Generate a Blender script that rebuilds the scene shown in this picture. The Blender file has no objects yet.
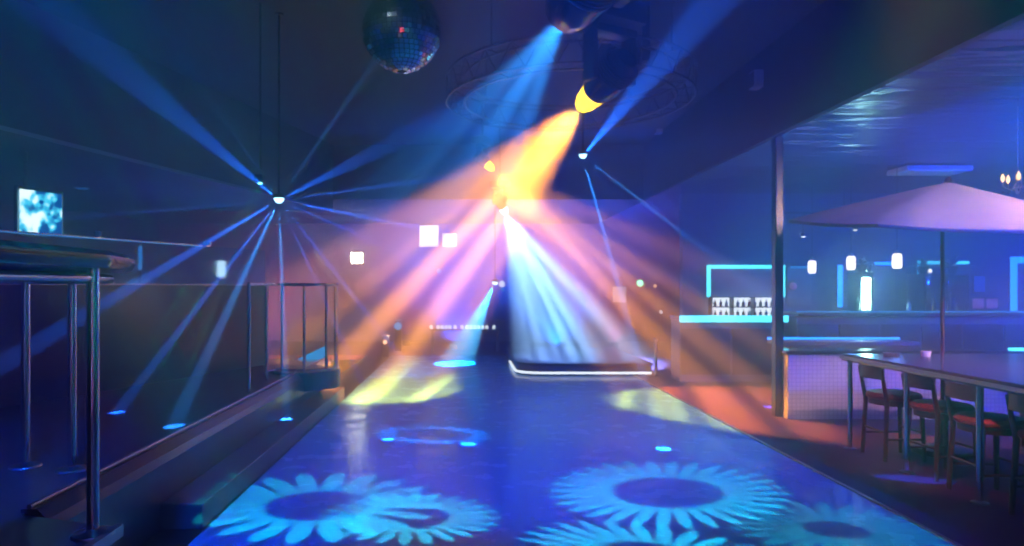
import bpy, bmesh, math, random
from mathutils import Vector, Matrix
random.seed(7)
PI = math.pi
scene = bpy.context.scene
COL = scene.collection

# ------------------------------------------------------------------ camera, world haze, exposure
F = 683.0
cam_d = bpy.data.cameras.new('camera')
cam = bpy.data.objects.new('camera', cam_d); COL.objects.link(cam)
cam.location = (0, 0, 1.6); cam.rotation_euler = (PI/2, 0, 0)
cam_d.sensor_width = 36.0; cam_d.lens = F*36.0/1024.0
cam_d.shift_x = 47/1024.0; cam_d.shift_y = 14/1024.0
cam_d.clip_start = 0.05; cam_d.clip_end = 80
scene.camera = cam
scene.view_settings.view_transform = 'Standard'
scene.view_settings.look = 'None'
scene.view_settings.gamma = 1.0
scene.view_settings.use_curve_mapping = False
scene.view_settings.exposure = 0.0
scene.cycles.use_denoising = True
scene.cycles.sample_clamp_indirect = 3.0
scene.cycles.max_bounces = 5
scene.cycles.volume_bounces = 0
scene.cycles.filter_width = 2.0

HAZE = 0.07
world = bpy.data.worlds.new('world'); scene.world = world; world.use_nodes = True
wt = world.node_tree; wt.nodes.clear()
wo = wt.nodes.new('ShaderNodeOutputWorld')
wb = wt.nodes.new('ShaderNodeBackground'); wb.inputs[0].default_value = (0, 0, 0, 1); wb.inputs[1].default_value = 0
wv = wt.nodes.new('ShaderNodeVolumeScatter')
wv.inputs['Color'].default_value = (1, 1, 1, 1); wv.inputs['Density'].default_value = HAZE; wv.inputs['Anisotropy'].default_value = .5
wt.links.new(wb.outputs[0], wo.inputs['Surface']); wt.links.new(wv.outputs[0], wo.inputs['Volume'])

def P(u, v, Y):
    return Vector(((u-465)/F*Y, Y, 1.6-(v-287)/F*Y))

# ------------------------------------------------------------------ lights
LK = 1.0
def aim(o, src, dst, roll_hint=None):
    d = (Vector(dst)-Vector(src)).normalized()
    z = -d
    if roll_hint is None: roll_hint = Vector((0, 1, 0)) if abs(d.y) < .9 else Vector((0, 0, 1))
    y = Vector(roll_hint) - z*Vector(roll_hint).dot(z)
    y.normalize(); x = y.cross(z)
    o.matrix_world = Matrix(((x.x, y.x, z.x, src[0]), (x.y, y.y, z.y, src[1]), (x.z, y.z, z.z, src[2]), (0, 0, 0, 1)))

def spot(src, dst, color, power, full_deg, blend=.15, size=.02, gobo=None, roll=None, **kw):
    l = bpy.data.lights.new('spot_beam', 'SPOT')
    l.color = color; l.energy = power*LK; l.spot_size = math.radians(full_deg); l.spot_blend = blend
    l.shadow_soft_size = size
    o = bpy.data.objects.new('spot_beam', l); COL.objects.link(o); aim(o, src, dst, roll)
    if gobo:
        l.use_nodes = True
        nt = l.node_tree; em = nt.nodes['Emission']
        val = gobo(nt, math.tan(math.radians(full_deg/2)), **kw)
        nt.links.new(val, em.inputs['Strength'])
    return o

def nmath(nt, op, a, b=None, c=None, clamp=False):
    n = nt.nodes.new('ShaderNodeMath'); n.operation = op; n.use_clamp = clamp
    for i, x in enumerate((a, b, c)):
        if x is None: continue
        if isinstance(x, (int, float)): n.inputs[i].default_value = x
        else: nt.links.new(x, n.inputs[i])
    return n.outputs[0]
def nramp(nt, x, a, b, oa=0., ob=1.):
    n = nt.nodes.new('ShaderNodeMapRange'); n.interpolation_type = 'SMOOTHSTEP'
    nt.links.new(x, n.inputs['Value'])
    for k, vv in (('From Min', a), ('From Max', b), ('To Min', oa), ('To Max', ob)): n.inputs[k].default_value = vv
    return n.outputs['Result']
def gobo_xy(nt, t):
    tc = nt.nodes.new('ShaderNodeTexCoord'); s = nt.nodes.new('ShaderNodeSeparateXYZ')
    nt.links.new(tc.outputs['Normal'], s.inputs[0])
    z = nmath(nt, 'ABSOLUTE', s.outputs[2])
    return (nmath(nt, 'DIVIDE', nmath(nt, 'DIVIDE', s.outputs[0], z), t),
            nmath(nt, 'DIVIDE', nmath(nt, 'DIVIDE', s.outputs[1], z), t))
def gobo_bars(nt, t, scale=5., seed=0., lo=.45, hi=.6, base=.2, tilt=.25, grad=0.):
    """a plate with uneven slits: throws a fan of separate rays"""
    x, y = gobo_xy(nt, t)
    w = nmath(nt, 'ADD', nmath(nt, 'ADD', x, nmath(nt, 'MULTIPLY', y, tilt)), seed)
    n = nt.nodes.new('ShaderNodeTexNoise'); n.noise_dimensions = '1D'
    n.inputs['Scale'].default_value = scale; n.inputs['Detail'].default_value = 1.5
    nt.links.new(w, n.inputs['W'])
    v = nramp(nt, n.outputs[0], lo, hi, base, 1.)
    if grad: v = nmath(nt, 'MULTIPLY', v, nramp(nt, nmath(nt, 'MULTIPLY', x, 1. if grad > 0 else -1.), -.9, .7, 1-abs(grad), 1.))
    return v
def gobo_flower(nt, t, petals=24, r0=.5, r1=.66, r2=1.0, fill=.0, sy=2.1):
    """a ring of petals round an open dark middle"""
    x, y = gobo_xy(nt, t); y = nmath(nt, 'MULTIPLY', y, sy)
    r = nmath(nt, 'SQRT', nmath(nt, 'ADD', nmath(nt, 'MULTIPLY', x, x), nmath(nt, 'MULTIPLY', y, y)))
    a = nmath(nt, 'ARCTAN2', y, x)
    c = nmath(nt, 'ABSOLUTE', nmath(nt, 'COSINE', nmath(nt, 'MULTIPLY', a, petals/2)))
    outer = nmath(nt, 'ADD', nmath(nt, 'MULTIPLY', nmath(nt, 'POWER', c, .8), r2-r1+.12), r1-.12)
    inside = nmath(nt, 'SUBTRACT', outer, r)
    o = nramp(nt, inside, -.03, .05)
    slit = nramp(nt, c, .25, .6, .0, 1.)
    slit = nmath(nt, 'MAXIMUM', slit, nramp(nt, r, r0+.06, r0+.2, .8, 0.))
    i = nramp(nt, r, r0-.05, r0+.06, fill, 1.)
    return nmath(nt, 'MULTIPLY', nmath(nt, 'MULTIPLY', o, i), slit)

# ------------------------------------------------------------------ materials
def new_mat(name):
    m = bpy.data.materials.new(name); m.use_nodes = True
    return m, m.node_tree, m.node_tree.nodes['Principled BSDF']
def mat(name, col, rough=.5, metal=0., noise=0., scale=8., bump=0., emis=None, es=0., spec=.5, coat=0.):
    m, nt, b = new_mat(name)
    b.inputs['Base Color'].default_value = (*col, 1); b.inputs['Roughness'].default_value = rough
    b.inputs['Metallic'].default_value = metal; b.inputs['Specular IOR Level'].default_value = spec
    b.inputs['Coat Weight'].default_value = coat
    if emis: b.inputs['Emission Color'].default_value = (*emis, 1); b.inputs['Emission Strength'].default_value = es
    if noise or bump:
        tc = nt.nodes.new('ShaderNodeTexCoord'); n = nt.nodes.new('ShaderNodeTexNoise')
        n.inputs['Scale'].default_value = scale; n.inputs['Detail'].default_value = 4
        nt.links.new(tc.outputs['Object'], n.inputs['Vector'])
        if noise:
            r = nt.nodes.new('ShaderNodeMix'); r.data_type = 'RGBA'
            r.inputs[6].default_value = (*[c*(1-noise) for c in col], 1); r.inputs[7].default_value = (*[min(1, c*(1+noise)) for c in col], 1)
            nt.links.new(n.outputs[0], r.inputs[0]); nt.links.new(r.outputs[2], b.inputs['Base Color'])
        if bump:
            bp = nt.nodes.new('ShaderNodeBump'); bp.inputs['Strength'].default_value = bump; bp.inputs['Distance'].default_value = .01
            nt.links.new(n.outputs[0], bp.inputs['Height']); nt.links.new(bp.outputs[0], b.inputs['Normal'])
    return m
def glow(name, col, s):
    m = bpy.data.materials.new(name); m.use_nodes = True; nt = m.node_tree; nt.nodes.clear()
    e = nt.nodes.new('ShaderNodeEmission'); o = nt.nodes.new('ShaderNodeOutputMaterial')
    e.inputs[0].default_value = (*col, 1); e.inputs[1].default_value = s; nt.links.new(e.outputs[0], o.inputs[0])
    return m
def glass(name, col=(1, 1, 1), rough=.02):
    m, nt, b = new_mat(name)
    b.inputs['Base Color'].default_value = (*col, 1); b.inputs['Roughness'].default_value = rough
    b.inputs['Transmission Weight'].default_value = 1; b.inputs['IOR'].default_value = 1.45
    return m
def tile_mat(name, col, grout, size, rough=.3, var=.1):
    m, nt, b = new_mat(name)
    tc = nt.nodes.new('ShaderNodeTexCoord'); mp = nt.nodes.new('ShaderNodeMapping')
    br = nt.nodes.new('ShaderNodeTexBrick'); br.offset = 0
    br.inputs['Color1'].default_value = (*col, 1); br.inputs['Color2'].default_value = (*[c*(1-var) for c in col], 1)
    br.inputs['Mortar'].default_value = (*grout, 1); br.inputs['Scale'].default_value = 1/size
    br.inputs['Brick Width'].default_value = 1; br.inputs['Row Height'].default_value = 1; br.inputs['Mortar Size'].default_value = .06
    nt.links.new(tc.outputs['Object'], mp.inputs[0]); nt.links.new(mp.outputs[0], br.inputs['Vector'])
    nt.links.new(br.outputs[0], b.inputs['Base Color']); b.inputs['Roughness'].default_value = rough
    return m, mp

M = {}
M['black_paint'] = mat('black_paint', (.012, .012, .016), .6, noise=.3)
M['ceiling_dark'] = mat('ceiling_dark', (.02, .02, .03), .7, noise=.3, scale=3)
M['wall_dark'] = mat('wall_dark', (.10, .10, .14), .7, noise=.25, scale=2)
M['wall_back'] = mat('wall_back', (.22, .18, .26), .7, noise=.2, scale=1.5)
M['wall_bar'] = mat('wall_bar', (.10, .13, .26), .6, noise=.2, scale=2)
M['chrome'] = mat('chrome', (.8, .8, .82), .12, 1.)
M['brushed'] = mat('brushed', (.55, .56, .6), .3, 1.)
M['black_plastic'] = mat('black_plastic', (.015, .015, .018), .35)
M['gloss_black'] = mat('gloss_black', (.012, .012, .018), .12, coat=.3)
M['lacquer'] = mat('lacquer', (.03, .022, .03), .15, noise=.4, scale=5, coat=.5)
M['red_seat'] = mat('red_seat', (.32, .02, .03), .45, noise=.15, scale=12, bump=.1)
M['dark_wood'] = mat('dark_wood', (.09, .03, .025), .4, noise=.4, scale=9)
M['canvas'] = mat('canvas', (.62, .5, .42), .8, noise=.12, scale=5, bump=.1)
M['platform'] = mat('platform', (.05, .06, .1), .28, noise=.4, scale=3)
M['step'] = mat('step', (.10, .09, .13), .35, noise=.4, scale=4)
M['leaf'] = mat('leaf', (.10, .22, .30), .5, noise=.4, scale=10)
M['cabinet'] = mat('cabinet', (.02, .02, .04), .3, noise=.2)
M['counter_top'] = mat('counter_top', (.12, .14, .2), .2, noise=.2, scale=6)
M['counter_front'] = mat('counter_front', (.2, .22, .3), .4, noise=.2, scale=3)
M['glass'] = glass('glass', (.85, .93, 1.))
M['glass_frost'] = glass('glass_frost', (.6, .85, 1.), .09)
M['led_cyan'] = glow('led_cyan', (.05, .6, 1.), 3.5)
M['led_aqua'] = glow('led_aqua', (.08, .75, 1.), 4)
M['led_blue'] = glow('led_blue', (.01, .22, 1.), 5)
M['led_teal_dim'] = glow('led_teal_dim', (.02, .35, .9), 1.2)
M['white_glow'] = glow('white_glow', (.8, .9, 1.), 2.5)
M['pend_glow'] = glow('pendant_glow', (1., .93, .95), 3)
M['warm_glow'] = glow('warm_glow', (1., .55, .3), 4)
M['yellow_lens'] = glow('yellow_lens', (1., .55, .03), 6)
M['white_lens'] = glow('white_lens', (.75, .85, 1.), 6)
M['blue_lens'] = glow('blue_lens', (.1, .45, 1.), 1.6)
M['star_lens'] = glow('star_lens', (.35, .75, 1.), 6)
M['green_glow'] = glow('green_glow', (.2, 1., .55), 6)
M['lemon_glow'] = glow('lemon_glow', (.95, 1., .7), 60)
M['pink_sign'] = mat('pink_sign', (.7, .35, .5), .6, emis=(.8, .3, .6), es=.25)
M['blue_panel'] = mat('blue_panel', (.1, .25, .6), .5, emis=(.03, .2, .9), es=.4)
M['truss_metal'] = mat('truss_metal', (.12, .12, .14), .35, .8)
M['added_tube_lavender'] = glow('added_tube_lavender', (.2, .3, 1.), 12)
M['added_tube_red'] = glow('added_tube_red', (1., .05, .08), 6)
M['tube_white'] = glow('tube_white', (.5, 1., .85), 45)
M['screen_glow'] = glow('screen_glow', (.85, .9, 1.), 4)
M['partition'] = mat('partition', (.02, .03, .07), .2, noise=.3)
M['mirror'] = mat('mirror', (.9, .92, .95), .06, 1.)
M['grout'] = mat('grout', (.03, .03, .03), .7)
M['white_ceramic'] = mat('white_ceramic', (.7, .7, .75), .3)

def bottle_mat(name, c):
    return mat(name, c, .1, coat=.4)
BOT = [bottle_mat('bottle_%s' % k, c) for k, c in (('green', (.03, .12, .05)), ('amber', (.2, .08, .02)), ('clear', (.4, .45, .5)), ('blue', (.04, .1, .3)), ('red', (.25, .03, .05)))]

def floor_mat():
    m, nt, b = new_mat('dance_floor_gloss')
    tc = nt.nodes.new('ShaderNodeTexCoord')
    br = nt.nodes.new('ShaderNodeTexBrick'); br.offset = .5; br.inputs['Scale'].default_value = 1
    br.inputs['Brick Width'].default_value = 1.2; br.inputs['Row Height'].default_value = 1.2; br.inputs['Mortar Size'].default_value = .002
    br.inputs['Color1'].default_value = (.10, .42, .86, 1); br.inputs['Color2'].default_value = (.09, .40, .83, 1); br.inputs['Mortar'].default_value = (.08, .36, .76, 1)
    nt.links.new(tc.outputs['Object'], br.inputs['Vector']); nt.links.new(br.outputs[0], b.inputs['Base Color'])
    n = nt.nodes.new('ShaderNodeTexNoise'); n.inputs['Scale'].default_value = 3.5; n.inputs['Detail'].default_value = 3
    nt.links.new(tc.outputs['Object'], n.inputs['Vector'])
    bp = nt.nodes.new('ShaderNodeBump'); bp.inputs['Strength'].default_value = .12; bp.inputs['Distance'].default_value = .02
    nt.links.new(n.outputs[0], bp.inputs['Height']); nt.links.new(bp.outputs[0], b.inputs['Normal'])
    bp.inputs['Strength'].default_value = .05
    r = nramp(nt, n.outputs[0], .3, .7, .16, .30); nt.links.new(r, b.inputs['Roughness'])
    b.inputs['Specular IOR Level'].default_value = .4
    return m
M['dance_floor'] = floor_mat()
def carpet_mat():
    m, nt, b = new_mat('carpet_red')
    tc = nt.nodes.new('ShaderNodeTexCoord'); n = nt.nodes.new('ShaderNodeTexNoise'); n.inputs['Scale'].default_value = 40
    n2 = nt.nodes.new('ShaderNodeTexNoise'); n2.inputs['Scale'].default_value = 2
    nt.links.new(tc.outputs['Object'], n.inputs['Vector']); nt.links.new(tc.outputs['Object'], n2.inputs['Vector'])
    mx = nt.nodes.new('ShaderNodeMix'); mx.data_type = 'RGBA'
    mx.inputs[6].default_value = (.06, .02, .07, 1); mx.inputs[7].default_value = (.11, .035, .12, 1)
    nt.links.new(nmath(nt, 'MULTIPLY', nmath(nt, 'ADD', n.outputs[0], n2.outputs[0]), .5), mx.inputs[0])
    nt.links.new(mx.outputs[2], b.inputs['Base Color']); b.inputs['Roughness'].default_value = .75
    return m
M['carpet'] = carpet_mat()
def low_ceiling_mat():
    m, nt, b = new_mat('lower_ceiling_gloss')
    b.inputs['Base Color'].default_value = (.10, .12, .2, 1); b.inputs['Roughness'].default_value = .24; b.inputs['IOR'].default_value = 2.2
    tc = nt.nodes.new('ShaderNodeTexCoord'); mp = nt.nodes.new('ShaderNodeMapping'); mp.inputs['Scale'].default_value = (.5, 2.2, 1)
    n = nt.nodes.new('ShaderNodeTexNoise'); n.inputs['Scale'].default_value = 1.6; n.inputs['Detail'].default_value = 2
    nt.links.new(tc.outputs['Object'], mp.inputs[0]); nt.links.new(mp.outputs[0], n.inputs['Vector'])
    bp = nt.nodes.new('ShaderNodeBump'); bp.inputs['Strength'].default_value = .6; bp.inputs['Distance'].default_value = .10
    nt.links.new(n.outputs[0], bp.inputs['Height']); nt.links.new(bp.outputs[0], b.inputs['Normal'])
    return m
M['low_ceiling'] = low_ceiling_mat()
M['mosaic_white'], _mp = tile_mat('mosaic_white', (.72, .70, .76), (.35, .34, .4), .05, .3); _mp.inputs['Rotation'].default_value = (PI/2, 0, 0)
M['mosaic_top'], _mp = tile_mat('mosaic_top', (.16, .18, .26), (.04, .04, .07), .05, .2, .5)
def screen_mat():
    m = bpy.data.materials.new('tv_picture'); m.use_nodes = True; nt = m.node_tree; nt.nodes.clear()
    tc = nt.nodes.new('ShaderNodeTexCoord'); n = nt.nodes.new('ShaderNodeTexNoise'); n.inputs['Scale'].default_value = 5.5; n.inputs['Detail'].default_value = 2
    s = nt.nodes.new('ShaderNodeSeparateXYZ'); nt.links.new(tc.outputs['Object'], s.inputs[0]); nt.links.new(tc.outputs['Object'], n.inputs['Vector'])
    w = nmath(nt, 'ADD', n.outputs[0], nmath(nt, 'MULTIPLY', s.outputs[0], -.45))
    r = nt.nodes.new('ShaderNodeValToRGB'); cr = r.color_ramp
    cr.elements[0].position = .42; cr.elements[0].color = (.0, .05, .25, 1); cr.elements[1].position = .6; cr.elements[1].color = (.75, .95, 1, 1)
    e2 = cr.elements.new(.5); e2.color = (.05, .55, .8, 1)
    nt.links.new(w, r.inputs[0]); e = nt.nodes.new('ShaderNodeEmission'); o = nt.nodes.new('ShaderNodeOutputMaterial')
    nt.links.new(r.outputs[0], e.inputs[0]); e.inputs[1].default_value = 2.2; nt.links.new(e.outputs[0], o.inputs[0])
    return m
M['tv_picture'] = screen_mat()

# ------------------------------------------------------------------ mesh helpers
class MB:
    def __init__(s): s.bm = bmesh.new()
    def _xf(s, vs, loc, rot):
        if rot: bmesh.ops.rotate(s.bm, verts=vs, cent=(0, 0, 0), matrix=rot if isinstance(rot, Matrix) else Matrix.Rotation(rot, 3, 'Z'))
        bmesh.ops.translate(s.bm, verts=vs, vec=loc)
    def box(s, x0, y0, z0, x1, y1, z1, bev=0., rot=None, loc=(0, 0, 0)):
        r = bmesh.ops.create_cube(s.bm, size=1.); vs = r['verts']
        bmesh.ops.scale(s.bm, vec=(x1-x0, y1-y0, z1-z0), verts=vs)
        bmesh.ops.translate(s.bm, vec=((x0+x1)/2, (y0+y1)/2, (z0+z1)/2), verts=vs)
        if bev:
            es = list({e for v in vs for e in v.link_edges})
            g = bmesh.ops.bevel(s.bm, geom=es, offset=bev, segments=2, affect='EDGES', profile=.5)
            vs = list({v for f in g['faces'] for v in f.verts} | {v for v in vs if v.is_valid})
        s._xf(vs, loc, rot); return s
    def tube(s, pts, r, n=12, closed=False, cap=True):
        pts = [Vector(p) for p in pts]; N = len(pts); rings = []
        rr = r if isinstance(r, (list, tuple)) else [r]*N
        prev = None
        for i, p in enumerate(pts):
            a = pts[(i-1) % N] if (closed or i > 0) else p; b = pts[(i+1) % N] if (closed or i < N-1) else p
            t = (b-a).normalized()
            if prev is None:
                h = Vector((0, 0, 1)) if abs(t.z) < .9 else Vector((1, 0, 0)); x = t.cross(h).normalized()
            else: x = (prev - t*prev.dot(t)).normalized()
            prev = x; y = t.cross(x)
            rings.append([s.bm.verts.new(p + (x*math.cos(2*PI*k/n)+y*math.sin(2*PI*k/n))*rr[i]) for k in range(n)])
        for i in range(N if closed else N-1):
            A, B = rings[i], rings[(i+1) % N]
            for k in range(n): s.bm.faces.new((A[k], A[(k+1) % n], B[(k+1) % n], B[k]))
        if cap and not closed:
            s.bm.faces.new(rings[0][::-1]); s.bm.faces.new(rings[-1])
        return s
    def lathe(s, prof, loc=(0, 0, 0), n=24, rot=None):
        """prof: list of (r, z); closed at ends when r is 0"""
        rings = []; vs = []
        for r, z in prof:
            if r < 1e-6: v = s.bm.verts.new((0, 0, z)); rings.append([v]); vs.append(v)
            else:
                ring = [s.bm.verts.new((r*math.cos(2*PI*k/n), r*math.sin(2*PI*k/n), z)) for k in range(n)]
                rings.append(ring); vs += ring
        for A, B in zip(rings, rings[1:]):
            for k in range(n):
                a = A[k % len(A)]; a2 = A[(k+1) % len(A)]; b = B[k % len(B)]; b2 = B[(k+1) % len(B)]
                f = [a, a2, b2, b]; g = []
                for v in f:
                    if v not in g: g.append(v)
                if len(g) > 2: s.bm.faces.new(g)
        s._xf(vs, loc, rot); return s
    def prism(s, poly, z0, z1):
        a = [s.bm.verts.new((x, y, z0)) for x, y in poly]; b = [s.bm.verts.new((x, y, z1)) for x, y in poly]
        s.bm.faces.new(a[::-1]); s.bm.faces.new(b); n = len(poly)
        for i in range(n): s.bm.faces.new((a[i], a[(i+1) % n], b[(i+1) % n], b[i]))
        return s
    def extr(s, prof_xz, y0, y1):
        a = [s.bm.verts.new((x, y0, z)) for x, z in prof_xz]; b = [s.bm.verts.new((x, y1, z)) for x, z in prof_xz]
        s.bm.faces.new(a); s.bm.faces.new(b[::-1]); n = len(a)
        for i in range(n): s.bm.faces.new((a[i], b[i], b[(i+1) % n], a[(i+1) % n]))
        return s
    def build(s, name, m, parent=None, smooth=True):
        bmesh.ops.recalc_face_normals(s.bm, faces=s.bm.faces[:])
        me = bpy.data.meshes.new(name); s.bm.to_mesh(me); s.bm.free()
        if smooth:
            for p in me.polygons: p.use_smooth = True
            me.set_sharp_from_angle(angle=math.radians(35))
        me.materials.append(m)
        o = bpy.data.objects.new(name, me); COL.objects.link(o)
        if parent: o.parent = parent
        return o
def tag(o, label=None, cat=None, group=None, kind=None):
    if label: o['label'] = label
    if cat: o['category'] = cat
    if group: o['group'] = group
    if kind: o['kind'] = kind
    return o
def thing(name, label, cat, loc=(0, 0, 0), rz=0., group=None):
    o = bpy.data.objects.new(name, None); COL.objects.link(o); o.location = loc; o.rotation_euler = (0, 0, rz)
    o.empty_display_size = .1
    return tag(o, label, cat, group)
def struct(name, mb, m, label=None, smooth=False):
    return tag(mb.build(name, m, None, smooth), label, None, None, 'structure')
def copy_tree(root, loc, rz=None, label=None, group=None):
    r = root.copy(); COL.objects.link(r); r.location = loc
    if rz is not None: r.rotation_euler = (0, 0, rz)
    if label: r['label'] = label
    if group: r['group'] = group
    for ch in list(root.children):
        c = ch.copy(); COL.objects.link(c); c.parent = r
        for g in list(ch.children):
            d = g.copy(); COL.objects.link(d); d.parent = c
    return r
def arc(cx, cy, r, a0, a1, n, z):
    return [(cx+r*math.cos(a0+(a1-a0)*i/n), cy+r*math.sin(a0+(a1-a0)*i/n), z) for i in range(n+1)]

# ------------------------------------------------------------------ the room
ZC, ZR, ZL = 4.6, 3.45, 3.2
XR = 3.85
YB = 20.0
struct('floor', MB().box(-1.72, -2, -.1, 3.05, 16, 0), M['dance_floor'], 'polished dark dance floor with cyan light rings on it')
struct('floor', MB().box(3.05, -2, -.1, 13, YB, .004), M['carpet'], 'dark red carpeted floor right of the dance floor')
struct('floor', MB().box(-9, 16, -.1, 3.05, YB, .004), M['carpet'], 'floor at the back of the room')
struct('floor', MB().box(-2.3, -2, -.1, -1.72, 16, 0), M['black_paint'], 'black floor strip beside the raised platform')
struct('trim_1', MB().box(3.03, -2, 0, 3.06, 16, .012), M['brushed'], 'metal edging strip between dance floor and carpet')
struct('wall_back', MB().box(-9, YB, -.1, 13, YB+.2, ZC), M['wall_back'])
struct('wall_left', MB().box(-9.2, -2, -.1, -9, YB, ZC), M['wall_dark'])
struct('wall_right', MB().box(13, -2, -.1, 13.2, YB, ZC), M['wall_bar'])
struct('wall_front', MB().box(-9.2, -2.2, -.1, 13.2, -2, ZC), M['wall_dark'])
struct('ceiling', MB().box(-9.2, -2.2, ZC, 13.2, YB+.2, ZC+.15), M['ceiling_dark'], 'high black ceiling over the dance floor')
# lower glossy ceiling on the bar side; its side face is the bulkhead
struct('lower_ceiling', MB().box(XR, -2, ZR, 13, YB, ZR+.06), M['low_ceiling'], 'glossy blue-lit lower ceiling on the bar side')
struct('bulkhead', MB().box(XR-.08, -2, ZR, XR, YB, ZC), M['ceiling_dark'], 'black bulkhead face above the bar side')
struct('lower_ceiling', MB().box(-9, 14.5, ZR, XR-.08, YB, ZR+.06), M['ceiling_dark'], 'lower ceiling at the back')
struct('bulkhead', MB().box(-9, 14.42, ZR, XR-.08, 14.5, ZC), M['ceiling_dark'], 'black bulkhead across the back of the dance floor')
lx = lambda y: -4.74 + (y-6.96)*1.26/4.94
struct('lower_ceiling', MB().prism([(-9, -2), (lx(-2), -2), (lx(14.4), 14.4), (-9, 14.4)], ZL, ZL+.06), M['wall_dark'], 'lower ceiling over the left seating area')
struct('bulkhead', MB().prism([(lx(-2), -2), (lx(-2)+.06, -2), (lx(14.4)+.06, 14.4), (lx(14.4), 14.4)], ZL, ZC), M['ceiling_dark'], 'black bulkhead face above the left seating area')
_e = MB().prism([(lx(-2)+.06, -2), (lx(-2)+.09, -2), (lx(14.4)+.09, 14.4), (lx(14.4)+.06, 14.4)], ZL-.01, ZL+.03)
struct('trim_2', _e, M['brushed'], 'thin metal edge strip along the left bulkhead')

# raised platform on the left, its padded kerb and low step
struct('raised_platform', MB().prism([(-9, -2), (-1.58, -2), (-1.58, 3.12), (-2.14, 3.3), (-2.14, 10.5), (-9, 10.5)], 0, .5), M['platform'], 'dark raised platform left of the dance floor')
k = MB().extr([(-2.16, 0), (-2.16, .52), (-2.08, .52), (-2.03, .47), (-2.01, .42), (-2.01, 0)], 3.32, 10.3)
struct('kerb', k, M['platform'], 'dark sloping kerb along the raised platform')
struct('trim_3', MB().tube([(-2.12, 3.32, .53), (-2.12, 10.3, .53)], .014, 8), M['brushed'], 'thin metal nosing on the platform kerb', True)
struct('trim_4', MB().prism([(-1.60, -2), (-1.565, -2), (-1.565, 3.13), (-1.60, 3.13)], .46, .515), M['brushed'], 'metal nosing on the near platform edge')
st = struct('step', MB().box(-2.01, 4.5, 0, -1.73, 9.8, .17, .01), M['step'], 'low dark step between kerb and dance floor')
# half-round landing
struct('landing', MB().prism([(x, y) for x, y, z in arc(-2.1, 8.95, .46, 0, 2*PI, 28, 0)][:-1], .3, .53), M['platform'], 'round landing of the raised platform')

# slim pillar and tiled half wall
struct('pillar', MB().box(3.82, 8.40, 0, 3.92, 8.52, ZR, .01), M['partition'], 'slim dark pillar at the end of the tiled half wall')
struct('half_wall', MB().box(3.90, 8.25, 0, 9.8, 8.55, .79), M['mosaic_white'], 'low half wall faced in small white mosaic tiles')
struct('half_wall_cap', MB().box(3.86, 8.2, .79, 9.8, 8.6, .83, .008), M['lacquer'], 'dark cap on the tiled half wall')

# angled partition on the left: dark half wall (structure)
A = Vector((-5.2, 4.03, 0)); B = Vector((-2.86, 9.76, 0)); dAB = (B-A).normalized(); nAB = Vector((dAB.y, -dAB.x, 0))
def along(t, off): p = A + (B-A)*t + nAB*off; return (p.x, p.y)
struct('partition_wall', MB().prism([along(0, -.06), along(1, -.06), along(1, .06), along(0, .06)], .5, 1.62), M['partition'], 'dark glossy half wall under the glass screen')

# ------------------------------------------------------------------ moving heads, scanners, star lights
def moving_head(label, src, dst, lens, rod_to, sc=1., body='gloss_black', group=None, name='moving_head_light'):
    """head at src (lens) aimed at dst; yoke and base hang from rod_to height"""
    src = Vector(src); d = (Vector(dst)-src).normalized()
    c = src - d*.17*sc                                            # pivot
    t = thing(name, label, 'stage light', (c.x, c.y, c.z), 0, group)
    q = d.to_track_quat('Z', 'Y').to_matrix()
    MB().lathe([(0, -.17*sc), (.07*sc, -.17*sc), (.105*sc, -.13*sc), (.12*sc, -.05*sc), (.12*sc, .08*sc), (.10*sc, .13*sc), (.088*sc, .165*sc), (.07*sc, .165*sc), (.068*sc, .14*sc), (0, .14*sc)], n=28, rot=q).build('head', M[body], t)
    ln = MB().lathe([(0, .146*sc), (.05*sc, .145*sc), (.064*sc, .141*sc)], n=24, rot=q).build('lens', M[lens], t)
    if lens in ('yellow_lens', 'white_lens'):
        MB().lathe([(.088*sc, .166*sc), (.08*sc, .2*sc), (.072*sc, .26*sc), (.05*sc, .31*sc), (.025*sc, .335*sc), (0, .34*sc)], n=24, rot=q).build('lens_dome', M[lens], t)
    f = MB()
    for k in range(5): f.lathe([(.118*sc, -.02*sc-.022*sc*k), (.127*sc, -.024*sc-.022*sc*k), (.127*sc, -.03*sc-.022*sc*k), (.118*sc, -.034*sc-.022*sc*k)], n=28, rot=q)
    f.build('cooling_fin_rings', M['black_plastic'], t)
    ax = Vector((-d.y, d.x, 0)); ax = ax.normalized() if ax.length > .05 else Vector((1, 0, 0))
    rz = math.atan2(ax.y, ax.x)
    for s in (-1, 1):
        MB().box(s*.155*sc-.022*sc, -.05*sc, -.05*sc, s*.155*sc+.022*sc, .05*sc, .26*sc, .012*sc, rot=rz).build('yoke_arm', M['black_plastic'], t)
    MB().box(-.18*sc, -.06*sc, .25*sc, .18*sc, .06*sc, .3*sc, .012*sc, rot=rz).build('yoke_bridge', M['black_plastic'], t)
    b = MB().box(-.19*sc, -.14*sc, .31*sc, .19*sc, .14*sc, .45*sc, .02*sc, rot=rz).build('base', M['black_plastic'], t)
    MB().box(-.1*sc, -.145*sc, .35*sc, .1*sc, -.139*sc, .41*sc, rot=rz).build('display_panel', M['led_teal_dim'] if sc > .8 else M['black_plastic'], b)
    if rod_to > c.z+.45*sc:
        MB().tube([(0, 0, .45*sc), (0, 0, rod_to-c.z)], .018, 10).build('hanging_rod', M['black_plastic'], t)
        MB().lathe([(0, 0), (.05, 0), (.05, .02), (0, .02)], loc=(0, 0, rod_to-c.z-.02)).build('ceiling_clamp', M['black_plastic'], t)
    return t

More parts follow.
